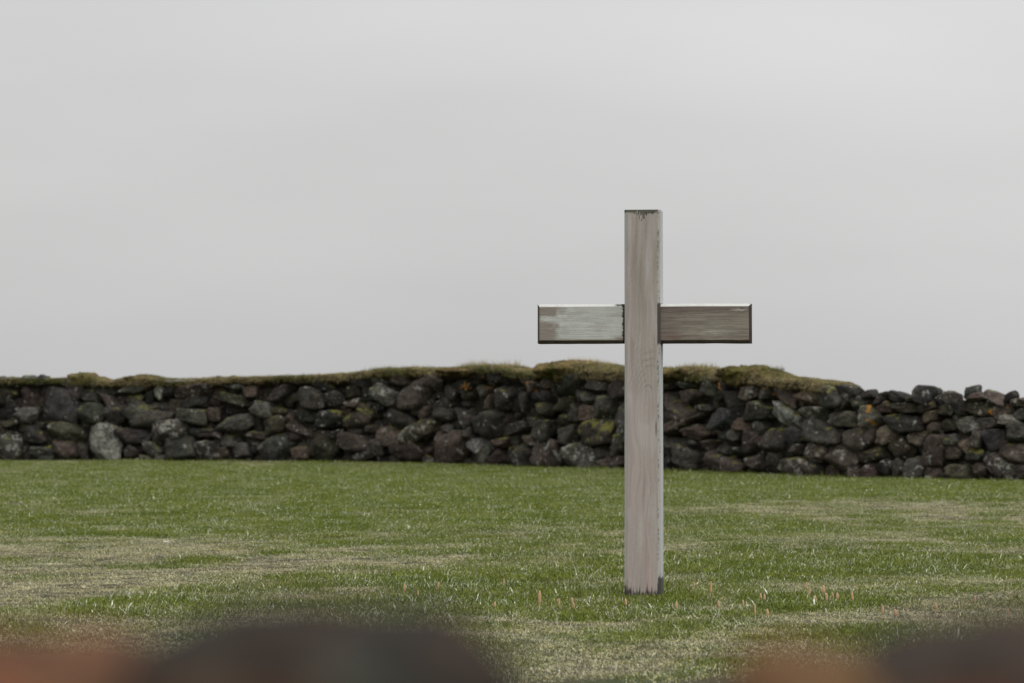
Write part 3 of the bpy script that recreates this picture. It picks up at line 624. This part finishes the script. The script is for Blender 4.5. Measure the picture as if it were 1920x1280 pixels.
c = lerp(c, bareL, M(m1*(.7+.5*grain)))
cR = lerp(np.tile(bareR, (len(px), 1)), brownR, M(np.clip(sst(592, 578, py+wob2*.3)+sst(1300, 1250, px+wob)*.6, 0, 1)))
cR = lerp(cR, np.array([.34, .32, .265]), M(np.clip(1.1*np.exp(-(((px-1335)/32)**2+((py-622-(px-1335)*.02)/6)**2)), 0, 1)*(.5+.7*fine)))
cR = lerp(cR, np.array([.24, .22, .18]), M(.85*np.exp(-(((px-1338)/46)**2+((py-612)/12)**2))*(.4+.8*fbm(np.stack([px*.08, py*.2, o3+66], 1), 3))))
cR = lerp(cR, np.array([.17, .105, .08]), M(.6*np.exp(-(((px-1262)/20)**2+((py-632)/6)**2))))
cR = lerp(cR, np.array([.5, .47, .42]), M(.8*sst(.56, .66, fbm(np.stack([px*.1, py*.4, o3+40], 1), 3))*np.exp(-(((px-1388)/14)**2+((py-582)/5)**2))))
c = np.where(M(left), c, cR)
c = c*M(np.where(left, .95+.10*sst(.3, .7, grain), .83+.34*sst(.3, .7, grain)))*M(np.where(left, .9+.2*fine, .75+.5*fine))
# white-painted top chamfer brightened as skylit, lower one darkened as shaded; dark bare ends
edge = fbm(np.stack([px*.12, py*0, o3+50], 1), 3)
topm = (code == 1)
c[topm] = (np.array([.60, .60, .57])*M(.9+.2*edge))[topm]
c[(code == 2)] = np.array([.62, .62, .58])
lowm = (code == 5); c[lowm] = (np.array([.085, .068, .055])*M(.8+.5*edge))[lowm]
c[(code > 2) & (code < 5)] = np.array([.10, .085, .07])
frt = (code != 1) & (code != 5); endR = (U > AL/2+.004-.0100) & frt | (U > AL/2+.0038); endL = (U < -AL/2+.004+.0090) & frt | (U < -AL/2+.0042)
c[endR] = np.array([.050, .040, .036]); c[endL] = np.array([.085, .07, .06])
jn = fbm(np.stack([px*.3, py*.9, o3+60], 1), 3)
c = lerp(c, dark*.8, M(sst(.35, .5, jn)*sst(1149, 1160, px)*sst(1175, 1170, px)*sst(578, 573, py+(jn-.5)*8)))
c = lerp(c, dark*.8, M(sst(1166, 1167.6, px+(jn-.5)*6)*(px < 1190)))  # shade of the recess against the post, painted onto the left arm
V2[:, 2] += (fbm(np.stack([U*9, V2[:, 1]*9, V2[:, 2]*9], 1), 3)-.5)*.003; V2[:, 1] += -.5*PD+.021
V2[:, 2] += (752-606)/420+CAM_H
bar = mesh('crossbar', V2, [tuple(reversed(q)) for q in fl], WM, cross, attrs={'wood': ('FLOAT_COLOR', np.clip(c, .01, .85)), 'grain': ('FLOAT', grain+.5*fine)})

# ------------------------------------------------------------------ horsetail spikes and dry stalks standing in the lawn
def tube(pts, rad, seg=6):
    pts = np.array(pts, float); n = len(pts); V = []
    for i in range(n):
        d_ = pts[min(i+1, n-1)]-pts[max(i-1, 0)]; d_ /= np.linalg.norm(d_); u = np.cross(d_, [0, 1, .01]); u /= np.linalg.norm(u); v = np.cross(d_, u)
        for k in range(seg): a = 2*PI*k/seg; V.append(pts[i]+rad[i]*(u*math.cos(a)+v*math.sin(a)))
    F_ = [(i*seg+k, i*seg+(k+1) % seg, (i+1)*seg+(k+1) % seg, (i+1)*seg+k) for i in range(n-1) for k in range(seg)]
    F_ += [tuple(range(seg))[::-1], tuple((n-1)*seg+k for k in range(seg))]
    return np.array(V), F_
def simple(name, col, col2, sc=300, rough=.7):
    m, t, p = matnew(name); tcn = N(t, 'ShaderNodeTexCoord'); nn = noise(t, sc, 3, .6, tcn.outputs['Object'])
    t.links.new(cmix(t, rampf(t, nn.outputs[0], .35, .65), col, col2), p.inputs['Base Color']); p.inputs['Roughness'].default_value = rough; return m
HC = simple('horsetail_cone', (.42, .26, .13), (.56, .37, .22)); HS = simple('horsetail_stem', (.46, .37, .23), (.56, .45, .32)); DS = simple('dry_stalk', (.50, .46, .34), (.62, .60, .48))
def shoot(x0, y0, x1, y1, fat, label, conefrac=.55):
    gx_, gy_ = ground_at(x0, y0); h = (y0-y1)*gy_/F; dx = (x1-x0)*gy_/F
    base = np.array([0, 0, -.01]); top = np.array([dx, .01, h])
    r = empty('horsetail_spike', (gx_, gy_, float(height(np.array([gx_]), np.array([gy_]))[0]))); tag(r, label, 'horsetail', 'horsetail spikes in the lawn')
    P_ = lambda s: base+(top-base)*s+np.array([dx*.25*math.sin(s*PI), 0, 0])
    s0 = 1-conefrac; V, f = tube([P_(s0*k/5) for k in range(6)], [.0019*fat]*6); mesh('stem', V, f, HS, r)
    ss = np.linspace(s0-.04, 1, 9); prof = [.5, .85, 1, 1.05, 1, .95, .85, .65, .2]
    V, f = tube([P_(s) for s in ss], [.0047*fat*q for q in prof], 8); V += (np.random.default_rng(int(x0)).random(V.shape)-.5)*.0008
    mesh('cone', V, f, HC, r)
def stalk(x0, y0, x1, y1, fat, label, kink=.0):
    gx_, gy_ = ground_at(x0, y0); h = (y0-y1)*gy_/F; dx = (x1-x0)*gy_/F; rr_ = random.Random(int(x0*7+y0))
    pts = [np.array([dx*s+kink*.02*math.sin(s*PI*1.6)+rr_.uniform(-.001, .001), .004*s, h*s-.008*(s == 0)]) for s in np.linspace(0, 1, 8)]
    V, f = tube(pts, [.0017*fat*(1-.6*s) for s in np.linspace(0, 1, 8)]); o = mesh('dry_stalk', V, f, DS)
    o.location = (gx_, gy_, float(height(np.array([gx_]), np.array([gy_]))[0])); tag(o, label, 'dry stalk', 'dry pale stalks in the lawn')
for a in (
 (1010, 1142, 1012, 1103, 1.35, 'tallest stout orange horsetail spike left of the cross foot'),
 (1051, 1138, 1048, 1118, .8, 'small horsetail spike just right of the tallest stout one left of the cross'),
 (1090, 1147, 1072, 1115, 1.0, 'orange horsetail spike leaning hard to the left, left of the cross foot'),
 (1175, 1138, 1173, 1119, 1.1, 'short orange horsetail spike at the left corner of the cross foot'),
 (1271, 1144, 1268, 1124, 1.1, 'small orange horsetail spike on its own just right of the cross foot'),
 (1302, 1104, 1301, 1088, .8, 'small distant horsetail spike closest behind the cross on its right side'),
 (1330, 1121, 1333, 1088, 1.1, 'slim tall horsetail spike standing alone right of the cross'),
 (1349, 1140, 1347, 1122, 1.1, 'reddish horsetail spike in the grass below the slim tall one'),
 (1395, 1137, 1393, 1121, .9, 'short horsetail spike on a pale stem midway between cross and orange cluster'),
 (1416, 1156, 1415, 1127, .8, 'thin small-headed horsetail spike on a long whitish stem'),
 (1428, 1124, 1426, 1110, 1.0, 'left one of a close pair of short orange horsetail spikes'),
 (1436, 1126, 1433, 1111, 1.0, 'right one of a close pair of short orange horsetail spikes'),
 (1443, 1152, 1438, 1136, 1.2, 'low orange horsetail spike nearest to the camera below the close pair'),
 (1506, 1106, 1512, 1088, 1.1, 'horsetail spike leaning to the right at the left end of the orange cluster'),
 (1516, 1120, 1518, 1099, 1.0, 'upright horsetail spike next to the right-leaning one in the cluster'),
 (1531, 1128, 1528, 1113, 1.2, 'short brownish horsetail spike low in the middle of the orange cluster'),
 (1540, 1118, 1544, 1095, 1.6, 'stoutest bright horsetail spike in the orange cluster right of the cross'),
 (1547, 1130, 1550, 1108, 1.1, 'horsetail spike directly beside the stoutest one on its right'),
 (1563, 1123, 1561, 1108, .9, 'faint small horsetail spike right of the stoutest pair in the cluster'),
 (1567, 1127, 1570, 1108, 1.2, 'last horsetail spike at the right end of the orange cluster'),
 (1602, 1131, 1597, 1105, 1.1, 'pale-stemmed horsetail spike standing alone right of the orange cluster'),
 (1652, 1156, 1655, 1130, 1.1, 'pinkish horsetail spike with a twin stem in the dry patch'),
 (1682, 1156, 1678, 1137, 1.3, 'pink-headed horsetail spike on a short white stem in the dry patch'),
 (1757, 1142, 1754, 1126, 1.4, 'broad-headed pink horsetail spike far right in the lawn'),
 (1825, 1130, 1828, 1113, .9, 'distant brown horsetail spike far right beside a long reddish stalk'),
 (1891, 1152, 1889, 1136, 1.1, 'horsetail spike nearest to the right edge of the lawn'),
 (757, 1114, 759, 1091, 1.2, 'horsetail spike behind the blurred dark stone, leftmost of three'),
 (783, 1118, 784, 1104, .9, 'shortest of three horsetail spikes behind the blurred dark stone'),
 (821, 1109, 822, 1089, 1.0, 'horsetail spike behind the blurred dark stone, rightmost of three'),
 (944, 1101, 945, 1083, .9, 'lone horsetail spike in green grass farthest back left of the cross'),
 (927, 1138, 928, 1124, 1.1, 'low horsetail spike in front of the lone distant one left of the cross')):
    shoot(*a)
for a in (
 (1043, 1166, 1037, 1124, .9, 'long thin whitish stalk bent near its foot, left of the cross', .4),
 (1162, 1149, 1155, 1131, 1.3, 'short thick pale stalk leaning left in front of the cross foot'),
 (1152, 1159, 1147, 1138, 1.0, 'pale stalk just below the short thick one near the cross foot'),
 (1167, 1112, 1172, 1099, .9, 'thin white straw leaning against the left corner of the cross foot'),
 (1268, 1182, 1266, 1163, 1.0, 'bent white stalk in the pale dry strip in front of the cross', .5),
 (1361, 1170, 1354, 1145, 1.1, 'pale crooked stalk right of the cross, left one of two', .4),
 (1380, 1171, 1379, 1152, 1.2, 'pale upright stalk right of the cross, right one of two', .3),
 (1781, 1166, 1769, 1146, 1.3, 'white stalk leaning left at the far right of the lawn'),
 (1816, 1172, 1821, 1140, 1.0, 'long reddish brown stalk at the far right of the lawn'),
 (1153, 1258, 1158, 1238, 1.6, 'short thick whitish stalk nearest to the camera'),
 (1056, 1240, 1058, 1221, 1.0, 'thin tan stalk left of the nearest whitish one'),
 (1065, 1185, 1074, 1155, .8, 'thin dry stalk leaning right over the pale strip left of the cross'),
 (568, 1173, 570, 1155, 1.1, 'pale stalk rising just behind the blurred dark stone'),
 (1683, 1192, 1681, 1172, .9, 'thin white stalk in the mixed grass before the blurred right stone')):
    stalk(*a)
gx_, gy_ = ground_at(313, 1023)
V, Fc = rock(.05, .02, .011, 991, 3)
lm = simple('bleached_wood', (.60, .58, .50), (.72, .70, .62), 120)
o = mesh('wood_chip', V, Fc, lm); o.location = (gx_, gy_, .026); tag(o, 'small bleached wood chip lying on the dry grass patch', 'wood chip')

# ------------------------------------------------------------------ the near wall the camera looks over, far out of focus
near = empty('dry_stone_wall', (0, .75, 0))
tag(near, kind='thing', label='blurred near stone wall with brown and dark stones right before the camera', cat='wall')
NM, t, p = matnew('near_stone'); p.inputs['Roughness'].default_value = .9; p.inputs['Specular IOR Level'].default_value = .25
tn_ = attr(t, 'tone').outputs['Color']; geo = N(t, 'ShaderNodeNewGeometry'); ps = geo.outputs['Position']
n1 = noise(t, 60, 5, .65, ps); n2 = noise(t, 25, 3, .6, ps)
c = cmix(t, 1., tn_, rampf(t, n1.outputs[0], .3, .7, .6, 1.45), 'MULTIPLY')
t.links.new(c, p.inputs['Base Color']); p.inputs['Specular IOR Level'].default_value = .08
bp = N(t, 'ShaderNodeBump'); bp.inputs['Strength'].default_value = .7; bp.inputs['Distance'].default_value = .004; t.links.new(n1.outputs[0], bp.inputs['Height']); t.links.new(bp.outputs[0], p.inputs['Normal'])
def near_stone(x, y, z, w, dd, h, base, seed, spots=(), label=None):
    V, Fc = boulder(w, dd, h, seed) if label else rock(w, dd, h, seed, 4, sharp=6); Wv = V+np.array([x, y, z])
    c = np.tile(np.array(base, float), (len(V), 1))*M(.6+.8*fbm(Wv*60, 3)); c = lerp(c, c*np.array([2.2, 1.5, 1.1]), M(sst(.5, .66, fbm(Wv*75+9, 3))*.7))
    for sx_, sz_, rx_, rz_, cl, am in spots:   # coloured growths: centre x, z, radii, colour
        q = np.hypot((Wv[:, 0]-sx_)/rx_, (Wv[:, 2]-sz_)/rz_)+(fbm(Wv*50, 3)-.5)*.7
        c = lerp(c, np.array(cl), M(am*sst(1.15, .6, q)))
    o = mesh('stone', V, Fc, NM, near, attrs={'tone': ('FLOAT_COLOR', c)}); o.location = (x, y-.75, z)
    if label: o['label'] = label
ORG = (.095, .048, .026); BRN = (.070, .032, .020); GRN = (.052, .056, .045); DRK = (.021, .018, .015)
def nz(px, py, d=.8): return ((px-960)/F*d, CAM_H-(py-HY)/F*d)
def topst(pxc, pyt, w, h, y, base, seed, spots, label, dd=.17):
    x, zt = nz(pxc, pyt, y); near_stone(x, y, zt-h/2, w, dd, h, base, seed, [(*nz(a, b, y), c_*y/F, d_*y/F, e, f_) for a, b, c_, d_, e, f_ in spots], label)
topst(605, 1146, .104, .12, .78, DRK, 31, [(690, 1215, 80, 40, GRN, .85), (420, 1200, 60, 30, (.040, .040, .032), .6), (560, 1284, 100, 20, (.085, .042, .024), .8), (800, 1262, 70, 30, (.040, .042, .034), .8), (380, 1262, 50, 40, (.05, .028, .018), .7)], 'dark grey stone with green-grey lichen')
topst(70, 1192, .078, .12, .79, (.085, .042, .024), 32, [(195, 1240, 80, 45, ORG, .9), (30, 1262, 100, 26, (.12, .048, .024), .8)], 'orange-brown stone')
topst(1545, 1222, .050, .09, .80, (.085, .050, .024), 33, [(1540, 1262, 80, 40, (.105, .058, .024), .8)], 'small orange-brown stone')
topst(1965, 1162, .112, .12, .79, (.030, .024, .020), 34, [(1790, 1262, 90, 30, (.075, .034, .020), .85), (1900, 1225, 60, 30, (.040, .032, .026), .8)], 'dark stone with a rusty patch')
r = random.Random(8); sd = 500
for zz, hh in ((.06, .17), (.22, .17), (.38, .17), (.53, .16), (.66, .13)):
    for yy in ((.93, .60) if zz < .6 else (.80, .55)):
        x = -1.7+r.random()*.2
        while x < 1.7:
            w = r.uniform(.16, .34)
            near_stone(x+w/2, yy+r.uniform(-.02, .02), zz, w*1.1, .34 if zz < .6 else .28, hh*1.15, r.choice([DRK, DRK, (.06, .06, .055), BRN, (.075, .06, .05)]), sd); sd += 1; x += w*.98
for side in (-1, 1):
    x = .24 if side > 0 else .26
    while x < 1.6:
        w = r.uniform(.14, .26); near_stone(side*(x+w/2), .79, .735, w*1.08, .22, r.uniform(.10, .135), r.choice([DRK, BRN, (.07, .065, .06)]), sd); sd += 1; x += w
